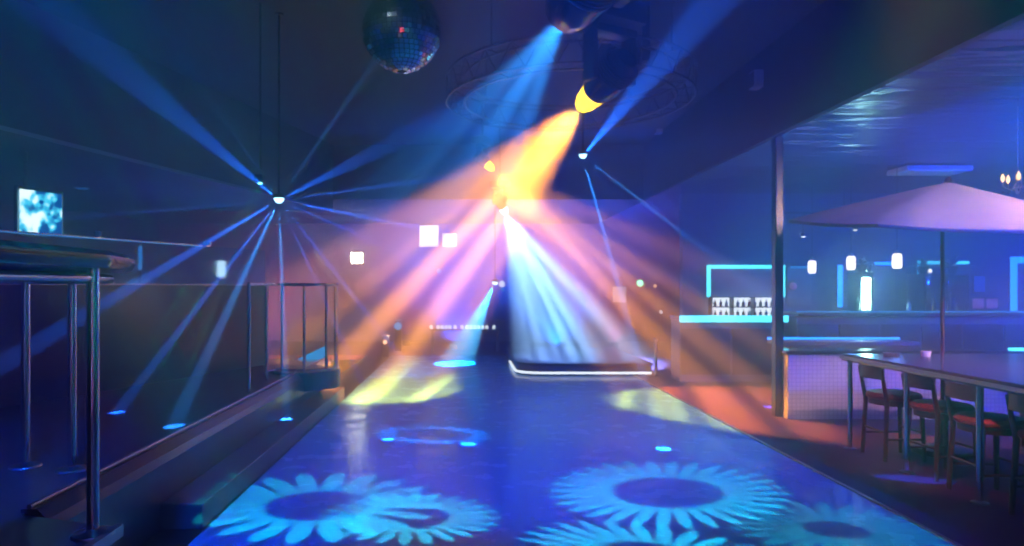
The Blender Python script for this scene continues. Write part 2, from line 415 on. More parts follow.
YEL = (1., .34, .03); WHT = (.28, .55, 1.); AZU = (.02, .28, 1.); BLU = (.01, .13, 1.); CYN = (.0, .85, .62)
def front(src, dst, d=.01):
    s = Vector(src); return s + (Vector(dst)-s).normalized()*d
# yellow head and its fan
L1 = P(594, 93, 6.0); T1 = P(384, 316, 10.2)
moving_head('moving head lamp glowing yellow at the lens, throwing the orange fan down left', L1, T1, 'yellow_lens', ZC, 1.35)
roll1 = (T1-L1).cross(Vector((0, 1, 0)))
spot(front(L1, T1, .245), T1, YEL, 145000, 35, .3, .09, gobo_bars, Vector((0, 0, 1.6))-L1, scale=5, seed=3.1, lo=.46, hi=.60, base=.2, tilt=0., grad=-.55)
# far scanner lamps
L2 = P(488, 165, 11.0); T2 = P(690, 345, 9.6)
moving_head('small far lamp with amber lens left of the yellow moving head, fanning down right', L2, T2, 'yellow_lens', ZC, .8, name='scanner_light')
spot(front(L2, T2, .15), T2, YEL, 28000, 43, .3, .09, gobo_bars, Vector((0, 0, 1.6))-L2, scale=4.5, seed=8.4, lo=.45, hi=.60, base=.2, tilt=0., grad=.8)
L3 = P(503, 208, 12.0); T3 = P(580, 370, 13.8)
moving_head('small far lamp with white lens below the amber one, fanning white blue rays', L3, T3, 'white_lens', ZC, .8, name='scanner_light')
spot(front(L3, T3, .15), T3, WHT, 85000, 44, .25, .07, gobo_bars, Vector((0, 0, 1.6))-L3, scale=4.5, seed=1.7, lo=.46, hi=.56, base=.28, tilt=0.)
# blue head at the top edge
L4 = P(566, 14, 5.0); T4 = P(478, 150, 7.2)
moving_head('dark moving head lamp cut by the top edge, throwing an azure beam down left', L4, T4, 'gloss_black', ZC, 1.9)
spot(front(L4, T4), T4, AZU, 17000, 27, .2, .03, gobo_bars, Vector((0, 0, 1.6))-L4, scale=3., seed=5.2, lo=.3, hi=.6, base=.4, tilt=0.)

def star_light(name, label, c, beams, rod_to, power=5500, r=.06):
    t = thing(name, label, 'stage light', tuple(c))
    MB().lathe([(0, r*1.25), (r*.8, r*1.1), (r*1.15, r*.55), (r*1.15, r*.35), (0, r*.35)], n=20).build('housing', M['black_plastic'], t)
    dome = MB().lathe([(r*.9*math.cos(a), -r*.9*math.sin(a)+r*.3) for a in [PI/2*i/6 for i in range(6)]]+[(0, -r*.6)], n=20).build('lens_dome', M['star_lens'], t)
    MB().tube([(0, 0, r*1.2), (0, 0, rod_to-c.z)], .012, 8).build('hanging_rod', M['black_plastic'], t)
    MB().lathe([(0, 0), (.05, 0), (.05, .02), (0, .02)], loc=(0, 0, rod_to-c.z-.02)).build('ceiling_clamp', M['black_plastic'], t)
    for (dst, pw, ang, colr) in beams:
        spot(front(c, dst, r*1.35), dst, colr, power*pw, ang, .35, .012)
    return t
S1 = P(279, 200, 7.5)
b1 = [(P(60, 18, 4.2), .9, 5.5, BLU), (P(317, 145, 7.6), 5., 2.4, AZU), (P(430, 125, 5.2), .7, 4.2, BLU),
      (P(110, 300, 5.6), 5, 3., BLU), (Vector((-2.3, 5.4, .5)), 3.5, 3.0, AZU), (Vector((-1.92, 7.38, 0)), 9, 3., AZU),
      (P(262, 175, 7.4), 1.5, 3, AZU), (P(140, 212, 7.), 7, 1.8, BLU), (P(420, 228, 6.9), 9., 2.2, BLU), (P(420, 262, 7.), 5., 2.2, BLU),
      (P(380, 330, 7.2), 7., 2.4, BLU), (P(430, 180, 7.0), 7, 2., BLU), (P(345, 345, 7.3), 6, 2.2, BLU), (P(180, 330, 6.5), 9, 2.4, BLU)]
star_light('star_beam_light', 'small hanging lamp left of centre with thin blue beams in every direction', S1, b1, ZC)
S2 = P(583, 156, 8.0)
b2 = [(P(712, 0, 4.3), 1.2, 5., BLU), (P(720, 262, 8.5), 20., 2., AZU), (P(606, 240, 7.6), 12., 2.4, AZU), (P(690, 300, 8.6), 7, 1.8, BLU)]
star_light('star_beam_light', 'small hanging lamp right of centre with thin blue beams, behind the yellow moving head', S2, b2, ZC, r=.05)
S3 = P(495, 283, 15.0)
b3 = [(P(468, 340, 14.5), 5, 24, (.0, .45, 1.)), (P(530, 312, 14.5), 2, 4, (.05, 1., .5)), (P(440, 268, 14.5), 1, 3, (.0, .8, .7))]
star_light('star_beam_light', 'tiny distant lamp near the back wall with a teal cone of light under it', S3, b3, ZR, r=.07)

def gobo_grid(nt, t, n=9):
    x, y = gobo_xy(nt, t); out = None
    for q, k in ((x, n), (y, n)):
        w = nmath(nt, 'ABSOLUTE', nmath(nt, 'SINE', nmath(nt, 'MULTIPLY', q, k)))
        l_ = nramp(nt, w, .0, .14, 1., 0.); out = l_ if out is None else nmath(nt, 'MAXIMUM', out, l_)
    r = nmath(nt, 'MAXIMUM', nmath(nt, 'ABSOLUTE', nmath(nt, 'MULTIPLY', y, 1.9)), nmath(nt, 'ABSOLUTE', x))
    return nmath(nt, 'MULTIPLY', out, nramp(nt, r, .70, .72, 1., 0.))
lsr = Vector((-2.16, 7.2, 2.72)); ltg = Vector((-3.40, 8.3, 1.15))
t = thing('laser_projector', 'small black laser projector hanging beside the left beam lamp, drawing a green grid', 'laser projector', tuple(lsr))
MB().box(-.045, -.06, -.02, .045, .06, .06, .006).build('housing', M['black_plastic'], t)
MB().tube([(0, 0, .12), (0, 0, ZC-lsr.z)], .012, 8).build('hanging_rod', M['black_plastic'], t)
MB().lathe([(0, -.02), (.02, -.02), (.02, -.035), (0, -.03)], n=12).build('aperture', M['green_glow'], t)
spot(lsr+Vector((0, 0, -.05)), ltg, (.05, 1., .25), 2200, 34, .05, .004, gobo_grid, (1, 0, 0))

# heads that throw the petal rings on the floor (above the frame)
def ring_head(label, src, dst, color, power, deg, **kw):
    moving_head(label, src, dst, 'blue_lens', ZC, .85, group='moving heads above the dance floor')
    spot(front(src, dst), dst, color, power, deg, .05, .01, gobo_flower, (0, 1, 0), **kw)
ring_head('overhead lamp casting the leftmost petal ring', (-1.0, -1.6, 4.3), (-1.08, 5.0, 0), CYN, 12500, 13.5, petals=20, r0=.42)
ring_head('overhead lamp casting the small petal ring beside the leftmost', (-.3, -1.6, 4.3), (-.38, 4.75, 0), CYN, 12000, 9.6, petals=24, r0=.42)
ring_head('overhead lamp casting the big upper petal ring on the right', (1.2, -1.6, 4.3), (1.58, 5.33, 0), CYN, 14500, 13.6, petals=30, r0=.45)
ring_head('overhead lamp casting the lower petal ring on the right', (2.0, -1.6, 4.3), (1.15, 4.0, 0), CYN, 12500, 12.6, petals=28, r0=.45)
ring_head('overhead lamp casting a dim petal ring at the right edge of the dance floor', (2.6, -1.4, 4.3), (2.45, 4.5, 0), CYN, 4500, 11, petals=24, r0=.3)
ring_head('overhead lamp casting the faint wide ring mid floor', (.2, 2.6, 4.1), (-.35, 7.4, 0), (.0, .4, 1.), 9000, 12, petals=20, r0=.6)
moving_head('big dark unlit moving head right of the one glowing yellow', P(618, 66, 7.1), P(622, 140, 5.6), 'gloss_black', ZC, 1.9)

# unseen wash lamps added to tint and brighten the room
def added_par_can(label, src, dst, color, power, deg, lens='blue_lens', up=ZC, group='added wash lamps'):
    src = Vector(src); d = (Vector(dst)-src).normalized(); q = d.to_track_quat('Z', 'Y').to_matrix()
    t = thing('added_par_can', label, 'stage light', tuple(src), 0, group)
    MB().lathe([(0, -.2), (.06, -.2), (.09, -.14), (.095, .0), (.09, .0), (.085, -.02), (0, -.02)], n=20, rot=q).build('can', M['black_plastic'], t)
    MB().lathe([(0, -.012), (.08, -.014)], n=20, rot=q).build('lens', M[lens], t)
    e = up-src.z
    MB().tube([(.1, 0, 0), (.1, 0, .12*(1 if e > 0 else -1)), (0, 0, .2*(1 if e > 0 else -1)), (-.1, 0, .12*(1 if e > 0 else -1)), (-.1, 0, 0)], .008, 6).build('bracket', M['black_plastic'], t)
    MB().tube([(0, 0, .2*(1 if e > 0 else -1)), (0, 0, e)], .012, 8).build('hanging_rod', M['black_plastic'], t)
    spot(src+d*.012, dst, color, power, deg, .8, .06)
    return t
added_par_can('added wash lamp pouring blue over the bar side', (5.0, 1.6, 3.1), (7.2, 11, 1.2), (.0, .03, 1.), 3600, 120, up=ZR)
added_par_can('added wash lamp pouring blue over the bar wall', (10.5, 7.0, 3.1), (7.0, 12.5, 1.0), (.0, .03, 1.), 3000, 130, up=ZR)
added_par_can('added wash lamp pouring blue over the whole dance floor from the front', (.6, .6, 4.3), (.6, 9, 1.), (.001, .03, 1.), 220, 120)
added_par_can('added wash lamp pouring pink light over the tiled half wall and carpet', (6.2, 3.4, 2.9), (4.2, 7.4, .1), (1., .5, .6), 1200, 60, up=ZR)
added_par_can('added wash lamp pouring azure over the middle of the dance floor', (.8, .3, 4.3), (.7, 8.5, 0), (.0, .08, 1.), 4500, 44)
added_par_can('added wash lamp pouring blue over the kerb and step', (-.9, .2, 4.3), (-2.1, 5.2, .3), (.0, .07, 1.), 2600, 36)
added_par_can('added wash lamp pouring red over the chairs', (2.0, 3.0, 4.3), (4.1, 5.9, .5), (1., .10, .18), 1000, 24)
added_par_can('added wash lamp pouring blue over the left seating', (-5.6, 1.5, 3.0), (-5.4, 8.8, 1.6), (.001, .04, 1.), 450, 130, up=ZL)
added_par_can('added wash lamp pouring rose light over the parasol and chairs', (6.6, 3.6, 3.2), (4.4, 6.2, 2.3), (1., .70, .36), 900, 50, up=ZR)

# unseen floor lamps added to brighten the glossy ceiling on the bar side
def added_uplight(x, y, label, pw):
    t = thing('added_uplight', label, 'added_uplight', (x, y, 0.004), 0, 'added floor uplights on the bar side')
    MB().lathe([(0, 0), (.1, 0), (.1, .12), (.085, .14), (.08, .12), (0, .12)], n=20).build('can', M['black_plastic'], t)
    MB().lathe([(0, .122), (.078, .122)], n=20).build('lens', M['blue_lens'], t)
    spot((x, y, .15), (x, y, 3), (.01, .07, 1.), pw, 140, .9, .06)
added_uplight(7.2, 7.6, 'added floor lamp behind the bar table throwing blue upward', 2600)
added_uplight(10.0, 5.5, 'added floor lamp by the right wall throwing blue upward', 2600)

def added_back_uplight(x, y, label, pw, col):  # hidden floor lamps added to colour the back wall and haze
    t = thing('added_uplight', label, 'added_uplight', (x, y, 0.004), 0, 'added floor uplights by the back wall')
    MB().lathe([(0, 0), (.1, 0), (.1, .12), (.085, .14), (.08, .12), (0, .12)], n=20).build('can', M['black_plastic'], t)
    MB().lathe([(0, .122), (.078, .122)], n=20).build('lens', M['black_plastic'], t)
    spot((x, y, .15), (x, y+.4, 3), col, pw, 140, .9, .06)
    return t
added_back_uplight(-5.2, 18.6, 'added magenta lamp at the foot of the back wall, leftmost', 450, (1., .08, .3))
added_back_uplight(-1.6, 18.6, 'added magenta lamp at the foot of the back wall behind the console', 450, (1., .08, .4))
added_back_uplight(3.9, 17.8, 'added magenta lamp at the foot of the back wall, right of the low stage', 450, (1., .08, .4))

added_back_uplight(-.3, 17.4, 'added blue lamp on the floor behind the candle console', 5500, (.002, .06, 1.))
added_back_uplight(2.2, 16.6, 'added blue lamp on the floor behind the low stage', 7000, (.002, .10, 1.))
added_back_uplight(-3.6, 11.5, 'added blue lamp on the floor beyond the round landing', 500, (.002, .05, 1.))
def added_led_tube(x, m, label):  # unseen tubes added for streaks reflected in the chrome posts
    t = thing('added_led_tube', label, 'LED light', (x, -1.9, .3))
    MB().tube([(0, 0, 0), (0, 0, 2.6)], .03, 12).build('diffuser', M[m], t)
    MB().box(-.05, -.1, -.05, .05, -.03, 2.65).build('channel', M['black_plastic'], t)
added_led_tube(-1.2, 'added_tube_lavender', 'added tall lavender LED tube on the wall behind the camera, leftmost')
added_led_tube(-.2, 'added_tube_red', 'added tall red LED tube on the wall behind the camera')
added_led_tube(2.2, 'added_tube_lavender', 'added tall lavender LED tube on the wall behind the camera, rightmost')

# ------------------------------------------------------------------ mirror ball
mb_c = P(402, 32, 5.1); R0 = .298
t = thing('mirror_ball', 'mirror ball of small square mirror tiles hanging at the top left of centre', 'mirror ball', tuple(mb_c))
MB().lathe([(0, -R0*.985)]+[(R0*.985*math.sin(a), -R0*.985*math.cos(a)) for a in [PI*i/24 for i in range(1, 24)]]+[(0, R0*.985)], n=40).build('core', M['grout'], t)
tl = MB(); rows = 26
for i in range(1, rows-1):
    a0, a1 = PI*(i+.06)/rows, PI*(i+.94)/rows
    n = max(6, int(2*PI*math.sin((a0+a1)/2)/(PI/rows)))
    for j in range(n):
        b0, b1 = 2*PI*(j+.06)/n, 2*PI*(j+.94)/n
        jx, jy = random.uniform(-.012, .012), random.uniform(-.012, .012)
        vs = []
        for (aa, bb, w) in ((a0, b0, jx+jy), (a0, b1, jx-jy), (a1, b1, -jx-jy), (a1, b0, -jx+jy)):
            rr = R0*(1+w*.25)
            vs.append(tl.bm.verts.new((rr*math.sin(aa)*math.cos(bb), rr*math.sin(aa)*math.sin(bb), -rr*math.cos(aa))))
        tl.bm.faces.new(vs)
tl.build('mirror_tiles', M['mirror'], t, False)
MB().lathe([(0, R0*.97), (.05, R0*.97), (.05, R0+.05), (.03, R0+.07), (0, R0+.07)], n=20).build('motor_collar', M['brushed'], t)
MB().tube([(0, 0, R0+.05), (0, 0, ZC-mb_c.z)], .01, 8).build('hanging_rod', M['brushed'], t)
spot((-1.3, 3.2, 4.2), mb_c, (.6, .8, 1.), 260, 12, .1, .02)
moving_head('overhead lamp aimed at the mirror ball', (-1.3, 3.2, 4.2), mb_c, 'blue_lens', ZC, .7, group='moving heads above the dance floor')

# ------------------------------------------------------------------ circular truss
tc_ = P(568, 88, 7.7); TR = 1.37
t = thing('ring_truss', 'circular metal lighting truss hanging behind the azure beam', 'truss', (tc_.x, tc_.y, 3.68))
for z, rr in ((0, TR), (.27, TR), (0, TR-.2), (.27, TR-.2)):
    MB().tube([(rr*math.cos(2*PI*i/56), rr*math.sin(2*PI*i/56), z) for i in range(56)], .016, 8, closed=True).build('ring_tube', M['truss_metal'], t)
w = MB()
for i in range(28):
    a, b = 2*PI*i/28, 2*PI*(i+.5)/28; c = 2*PI*(i+1)/28
    w.tube([(TR*math.cos(a), TR*math.sin(a), 0), (TR*math.cos(b), TR*math.sin(b), .27), (TR*math.cos(c), TR*math.sin(c), 0)], .007, 6)
    w.tube([((TR-.2)*math.cos(b), (TR-.2)*math.sin(b), .27), (TR*math.cos(b), TR*math.sin(b), .27)], .007, 6)
    w.tube([((TR-.2)*math.cos(a), (TR-.2)*math.sin(a), 0), (TR*math.cos(a), TR*math.sin(a), 0)], .007, 6)
w.build('truss_lacing', M['truss_metal'], t)
for i in range(4):
    a = PI/4+PI/2*i
    MB().tube([((TR-.1)*math.cos(a), (TR-.1)*math.sin(a), .27), ((TR-.1)*math.cos(a), (TR-.1)*math.sin(a), ZC-3.68)], .008, 6).build('hanging_cable', M['truss_metal'], t)

# small boxes on the bulkhead face
def bulk_speaker(u, v, Y, label, h=.22):
    p = P(u, v, Y)
    t = thing('wall_speaker', label, 'speaker', (XR-.08, Y, p.z))
    MB().box(-.14, -.09, -h/2, -.02, .09, h/2, .012).build('cabinet', M['white_ceramic'], t)
    MB().box(-.145, -.075, -h/2+.02, -.139, .075, h/2-.02).build('grille', M['black_plastic'], t)
    MB().box(-.03, -.02, -.03, 0, .02, .03).build('bracket', M['black_plastic'], t)
bulk_speaker(757, 80, (XR-.15)*F/(757-465), 'small pale box speaker on the black bulkhead above the pillar')
bulk_speaker(659, 128, (XR-.15)*F/(659-465), 'tiny far box speaker on the black bulkhead, left of the bigger one')

# ------------------------------------------------------------------ left rail and platform things
path = [(-1.62, -1.0), (-1.62, 2.5), (-1.66, 3.0), (-1.82, 3.5), (-2.1, 3.9), (-2.45, 4.12), (-2.9, 4.2), (-4.4, 4.25)]
def smooth_path(pts, z, n=6):
    out = []
    for i in range(len(pts)-1):
        p0 = Vector(pts[max(i-1, 0)]); p1 = Vector(pts[i]); p2 = Vector(pts[i+1]); p3 = Vector(pts[min(i+2, len(pts)-1)])
        for k in range(n):
            q = k/n
            v = .5*((2*p1)+(p2-p0)*q+(2*p0-5*p1+4*p2-p3)*q*q+(3*p1-p0-3*p2+p3)*q**3)
            out.append((v.x, v.y, z))
    out.append((*pts[-1], z)); return out
t = thing('drink_rail', 'chrome railing with thick dark lacquered drink shelf at the near left', 'railing', (0, 0, .5))
sp = smooth_path(path, 0)
m_ = MB(); hw = .12; prof = [(-hw, 1.21), (-hw+.02, 1.18), (hw-.02, 1.18), (hw, 1.21), (hw, 1.235), (hw-.02, 1.255), (-hw+.02, 1.255), (-hw, 1.235)]
rings = []
for i, p in enumerate(sp):
    a = Vector(sp[max(i-1, 0)]); b = Vector(sp[min(i+1, len(sp)-1)]); d = (b-a).normalized(); nrm = Vector((-d.y, d.x, 0))
    rings.append([m_.bm.verts.new(Vector(p)+nrm*o+Vector((0, 0, z))) for o, z in prof])
for A_, B_ in zip(rings, rings[1:]):
    for k in range(8): m_.bm.faces.new((A_[k], A_[(k+1) % 8], B_[(k+1) % 8], B_[k]))
m_.bm.faces.new(rings[0]); m_.bm.faces.new(rings[-1][::-1])
m_.build('shelf_top', M['gloss_black'], t)
MB().tube([(x, y, 1.14) for x, y, _ in sp], .022, 12).build('under_rail', M['chrome'], t)
for (x, y) in ((-1.65, 3.03), (-2.36, 4.1), (-2.69, 4.18), (-3.5, 4.23), (-1.62, 1.6)):
    q = MB().tube([(x, y, 0), (x, y, 1.18)], .026, 16).build('post', M['chrome'], t)
    MB().lathe([(.027, .03), (.05, .02), (.085, .012), (.09, 0), (0, 0)], loc=(x, y, 0.001)).build('flange', M['brushed'], q)
# further chrome railing
t = thing('railing', 'chrome railing of upright bars curving round the landing left of the dance floor', 'railing', (0, 0, .5))
rl = [(-2.2, 5.2), (-2.2, 6.95), (-2.32, 8.0)]
ring_pts = [(x, y) for x, y, z in arc(-2.1, 8.95, .43, -PI*.72, PI*.15, 12, 0)]
MB().tube([(x, y, 1.13) for x, y in [(-2.2, 6.95), (-2.3, 7.9)]+ring_pts], .02, 10).build('handrail', M['chrome'], t)
MB().tube([(x, y, .06) for x, y in [(-2.42, 8.2)]+ring_pts], .014, 10).build('bottom_rail', M['chrome'], t)
for (x, y) in [(-2.2, 6.95), (-2.3, 7.9), ring_pts[1], ring_pts[4], ring_pts[7], ring_pts[9], ring_pts[12]]:
    MB().tube([(x, y, .02), (x, y, 1.13)], .018, 10).build('post', M['chrome'], t)

# glass screen on the partition
t = thing('glass_screen', 'long tinted glass screen standing on the dark half wall at left', 'glass screen', (A.x, A.y, 1.62), math.atan2(dAB.y, dAB.x))
L = (B-A).length
MB().box(0, -.006, .0, L, .006, .5).build('glass_pane', M['glass_frost'], t, False)
MB().box(0, -.012, .49, L*.8, .012, .508).build('top_channel', M['brushed'], t)
MB().box(0, -.014, .485, L*.8, -.012, .492).build('glow_edge', M['led_teal_dim'], t)  # emissive strip added for the bright line along the glass top
MB().box(0, -.03, 0, L, .03, .018).build('bottom_channel', M['brushed'], t)
for u in (.34, .56, .82):
    cl = MB().lathe([(0, -.03), (.03, -.03), (.045, .03), (0, .03)], loc=(L*u, 0, .535), n=14).build('clip_lamp', M['brushed'], t)
    MB().lathe([(0, -.032), (.026, -.032)], loc=(L*u, 0, .535), n=14).build('bulb', M['warm_glow'], cl)
# things behind the glass screen
def lit_tube(name, label, cat, u, v0, v1, Y, wpx, m, group=None, frame=True):
    p0, p1 = P(u, v1, Y), P(u, v0, Y); w = wpx/F*Y/2; h = p1.z-p0.z
    t = thing(name, label, cat, (p0.x, p0.y, p0.z), 0, group)
    MB().lathe([(0, .0), (w*.9, .0), (w, w*.3), (w, h-w*.3), (w*.9, h), (0, h)], n=18).build('diffuser', M[m], t)
    MB().lathe([(0, -.03), (w*1.15, -.03), (w*1.15, .0), (0, 0)], n=18).build('base', M['brushed'], t)
    return t
o = lit_tube('wall_lamp', 'bright white lamp shining through the right part of the glass screen', 'lamp', 221, 261, 277, 11.0, 8, 'white_glow')
MB().tube([(0, 0, -.03), (0, 0, -(P(221, 277, 11.0).z))], .02, 10).build('stand', M['black_plastic'], o)
o = lit_tube('wall_lamp', 'thin blue tube lamp seen through the left part of the glass screen', 'lamp', 140, 246, 270, 9.0, 3, 'led_teal_dim')
MB().tube([(0, 0, -.03), (0, 0, -(P(140, 270, 9.0).z-.5))], .015, 10).build('stand', M['black_plastic'], o)

# television
tv = P(40, 213, 8.0)
t = thing('television', 'glowing television with a white and cyan picture at the far left', 'television', tuple(tv), math.radians(68))
MB().box(-.29, -.02, -.29, .29, .04, .29, .012).build('casing', M['black_plastic'], t)
MB().box(-.26, -.024, -.25, .26, -.018, .25).build('screen', M['tv_picture'], t)
MB().box(-.03, .03, -.03, .03, .25, .03).build('bracket_arm', M['black_plastic'], t)
MB().tube([(0, .25, -.1), (0, .25, ZL-tv.z)], .025, 10).build('ceiling_pole', M['black_plastic'], t)
l = bpy.data.lights.new('tv_light', 'AREA'); l.energy = 9; l.color = (.3, .8, 1.); l.shape = 'RECTANGLE'; l.size = .56; l.size_y = .48
lo = bpy.data.objects.new('tv_light', l); COL.objects.link(lo); lo.parent = t; lo.location = (0, -.03, 0); lo.rotation_euler = (PI/2, 0, 0)

# recessed downlight on the left ceiling and small flush lamp
def downlight(u, Y, z, label, m='led_teal_dim', r=.09):
    X = (u-465)/F*Y
    t = thing('ceiling_light', label, 'ceiling light', (X, Y, z))
    MB().lathe([(r*1.25, 0), (r*1.25, -.015), (r, -.02), (r, 0)], n=20).build('rim', M['brushed'], t)
    MB().lathe([(0, -.012), (r, -.012)], n=20).build('diffuser', M[m], t)
downlight(82, 11.0, ZL, 'flat round ceiling light over the left seating, right of the television')
downlight(511, 4.6+2.0, ZC, 'faint blue ceiling light above the circular truss', r=.06)

# self-glowing card stands in for a cyan-lit triangle by the landing
p = P(312, 352, 10.4)
t = thing('side_table', 'small round table behind the chrome railing with a cyan self-glowing card', 'table', (p.x, p.y, 0))
MB().lathe([(0, p.z-.14), (.3, p.z-.14), (.3, p.z-.11), (0, p.z-.11)], n=28).build('tabletop', M['lacquer'], t)
MB().tube([(0, 0, .02), (0, 0, p.z-.14)], .03, 12).build('pedestal', M['chrome'], t)
MB().lathe([(0, 0), (.2, 0), (.19, .02), (.03, .04), (0, .04)], n=24).build('base', M['chrome'], t)
mc = MB()
for vv in (((-.22, 0, 0), (.2, 0, 0), (.2, 0, .2)),):
    a = [mc.bm.verts.new(Vector(q)+Vector((0, -.015, 0))) for q in vv]; b = [mc.bm.verts.new(Vector(q)+Vector((0, .015, 0))) for q in vv]
    mc.bm.faces.new(a); mc.bm.faces.new(b[::-1])
    for i in range(3): mc.bm.faces.new((a[i], b[i], b[(i+1) % 3], a[(i+1) % 3]))
o = mc.build('glow_card', M['led_teal_dim'], None, False); o.location = (p.x, p.y, p.z-.11)
tag(o, 'small triangular cyan glowing stand-in card standing on the round side table', 'card')

# ------------------------------------------------------------------ bar table, posts and chairs
TX0, TX1, TY0, TY1, TZ = 3.77, 5.6, 1.4, 6.85, .93
t = thing('bar_table', 'long mosaic-topped bar table on slim chrome posts at the right', 'table', ((TX0+TX1)/2, (TY0+TY1)/2, .004))
ox, oy = (TX0+TX1)/2, (TY0+TY1)/2
MB().box(TX0-ox, TY0-oy, TZ-.07, TX1-ox, TY1-oy, TZ-.012, .01).build('frame', M['lacquer'], t)
MB().box(TX0-ox+.02, TY0-oy+.02, TZ-.012, TX1-ox-.02, TY1-oy-.02, TZ).build('tabletop', M['mosaic_top'], t)
MB().box(TX0-ox-.012, TY0-oy, TZ-.05, TX0-ox, TY1-oy, TZ-.02).build('metal_edge', M['brushed'], t)
for (x, y) in ((3.80, 6.74), (3.80, 5.87), (3.80, 5.04), (3.80, 3.2), (5.5, 6.74), (5.5, 5.04), (5.5, 3.2)):
    q = MB().tube([(x-ox, y-oy, 0), (x-ox, y-oy, TZ-.07)], .024, 14).build('post', M['chrome'], t)
    MB().lathe([(0, 0), (.06, 0), (.06, .008), (.026, .02), (0, .02)], loc=(x-ox, y-oy, 0), n=20).build('flange', M['brushed'], q)
def chair(loc, rz, label):
    """seat round, back to -X"""
    t = thing('bar_chair', label, 'chair', loc, rz, 'red-seated chairs along the bar table')
    sh = .56
    MB().lathe([(0, sh-.015), (.2, sh-.015), (.225, sh), (.23, sh+.025), (.21, sh+.05), (.12, sh+.062), (0, sh+.065)], n=28).build('seat', M['red_seat'], t)
    MB().lathe([(.15, sh-.06), (.205, sh-.06), (.205, sh-.012), (.15, sh-.012)], n=28).build('seat_ring', M['dark_wood'], t)
    for (x, y) in ((.155, .155), (.155, -.155)):
        MB().tube([(x*1.12, y*1.12, 0), (x, y, sh-.03)], [.017, .021], 10).build('leg', M['dark_wood'], t)
    for (x, y) in ((-.165, .165), (-.165, -.165)):
        MB().tube([(x*1.15, y*1.08, 0), (x, y, sh-.03), (x-.03, y*1.03, .68), (x-.055, y*1.06, .84)], [.018, .021, .018, .016], 10).build('leg', M['dark_wood'], t)
    c = MB(); pts = [(-.225-.03*math.cos(a*2.2), .18*math.sin(a)/math.sin(1.), 0) for a in [-1+.2*i for i in range(11)]]
    for i in range(10):
        x0, y0, _ = pts[i]; x1, y1, _ = pts[i+1]
        for (za, zb) in ((.745, .86),):
            vs = [(x0-.011, y0, za), (x1-.011, y1, za), (x1-.011, y1, zb), (x0-.011, y0, zb)]; ws = [(x+.022, y, z) for x, y, z in vs]
            a = [c.bm.verts.new(v) for v in vs]; b = [c.bm.verts.new(v) for v in ws]
            c.bm.faces.new(a); c.bm.faces.new(b[::-1])
            for j in range(4): c.bm.faces.new((a[j], b[j], b[(j+1) % 4], a[(j+1) % 4]))
    bmesh.ops.remove_doubles(c.bm, verts=c.bm.verts[:], dist=.0005)
    c.build('backrest', M['dark_wood'], t)
    for (a, b) in (((.167, .167, .2), (-.18, .172, .2)), ((.167, -.167, .2), (-.18, -.172, .2)), ((.168, -.167, .26), (.168, .167, .26)), ((-.177, -.17, .26), (-.177, .17, .26))):
        MB().tube([a, b], .011, 8).build('stretcher', M['dark_wood'], t)
    return t
CX = 4.03
c0 = chair((CX, 6.42, .004), 0, 'red-seated wooden chair nearest the tiled half wall, furthest from the camera')
copy_tree(c0, (CX+.02, 5.80, .004), .06, 'red-seated wooden chair second from the tiled half wall')
copy_tree(c0, (CX-.02, 5.22, .004), -.05, 'red-seated wooden chair third from the tiled half wall, beyond the nearest chrome post')
copy_tree(c0, (CX, 4.62, .004), .03, 'red-seated wooden chair nearest the camera, cut by the right edge')
# glass and ashtray on the table
t = thing('ashtray', 'round glass ashtray on the far end of the bar table', 'ashtray', (4.12, 6.6, TZ+.004))
MB().lathe([(0, 0), (.06, 0), (.075, .03), (.065, .03), (.055, .012), (0, .012)], n=24).build('bowl', M['brushed'], t)
t = thing('tea_light', 'small warm tea light beside the ashtray on the bar table', 'candle', (4.42, 6.55, TZ+.004))
MB().lathe([(0, 0), (.04, 0), (.045, .05), (.038, .05), (.035, .01), (0, .01)], n=20).build('holder', M['white_ceramic'], t)
MB().lathe([(0, .02), (.033, .02), (.03, .035), (0, .037)], n=16).build('candle', M['warm_glow'], t)

# ------------------------------------------------------------------ parasol
apx = P(948, 178, 6.5)
tn = Vector((335, 683, 74)).cross(Vector((559, 683, 67))).normalized()      # the canopy leans towards the dance floor
if tn.z < 0: tn = -tn
qt = tn.to_track_quat('Z', 'X').to_matrix()
CH = .40; RC = 1.40
t = thing('parasol', 'cream canvas parasol opened and tilted over the bar table', 'parasol', (apx.x, apx.y, .004))
H0 = apx.z-.05
def pr(v): return qt @ Vector((v[0], v[1], v[2]-CH)) + Vector((0, 0, H0))
c = MB(); NP = 8; NS = 4; rings = []
for (fr, fz) in ((.02, 0), (.34, .31), (.67, .64), (1., 1.), (1.0, 1.07)):
    ring = []
    for i in range(NP):
        a0 = 2*PI*(i+.5)/NP; a1 = 2*PI*(i+1.5)/NP
        for k in range(NS):
            q = k/NS; x = math.cos(a0)+(math.cos(a1)-math.cos(a0))*q; y = math.sin(a0)+(math.sin(a1)-math.sin(a0))*q
            sag = .035*fr*math.sin(PI*q)
            ring.append(c.bm.verts.new(pr((x*RC*fr*(1-sag*.5), y*RC*fr*(1-sag*.5), CH*(1-fz)-sag*.5))))
    rings.append(ring)
c.bm.faces.new(rings[0])
for A_, B_ in zip(rings, rings[1:]):
    for k in range(len(A_)): c.bm.faces.new((A_[k], A_[(k+1) % len(A_)], B_[(k+1) % len(A_)], B_[k]))
o = c.build('canopy', M['canvas'], t)
so = o.modifiers.new('thickness', 'SOLIDIFY'); so.thickness = .006; so.offset = 0
kn = pr((0, 0, CH-.45))
MB().tube([(kn.x, kn.y, 0), (kn.x, kn.y, kn.z)], .018, 14).build('pole', M['dark_wood'], t)
MB().tube([(kn.x, kn.y, kn.z-.03), kn, pr((0, 0, CH-.012))], .019, 14).build('tilting_stem', M['dark_wood'], t)
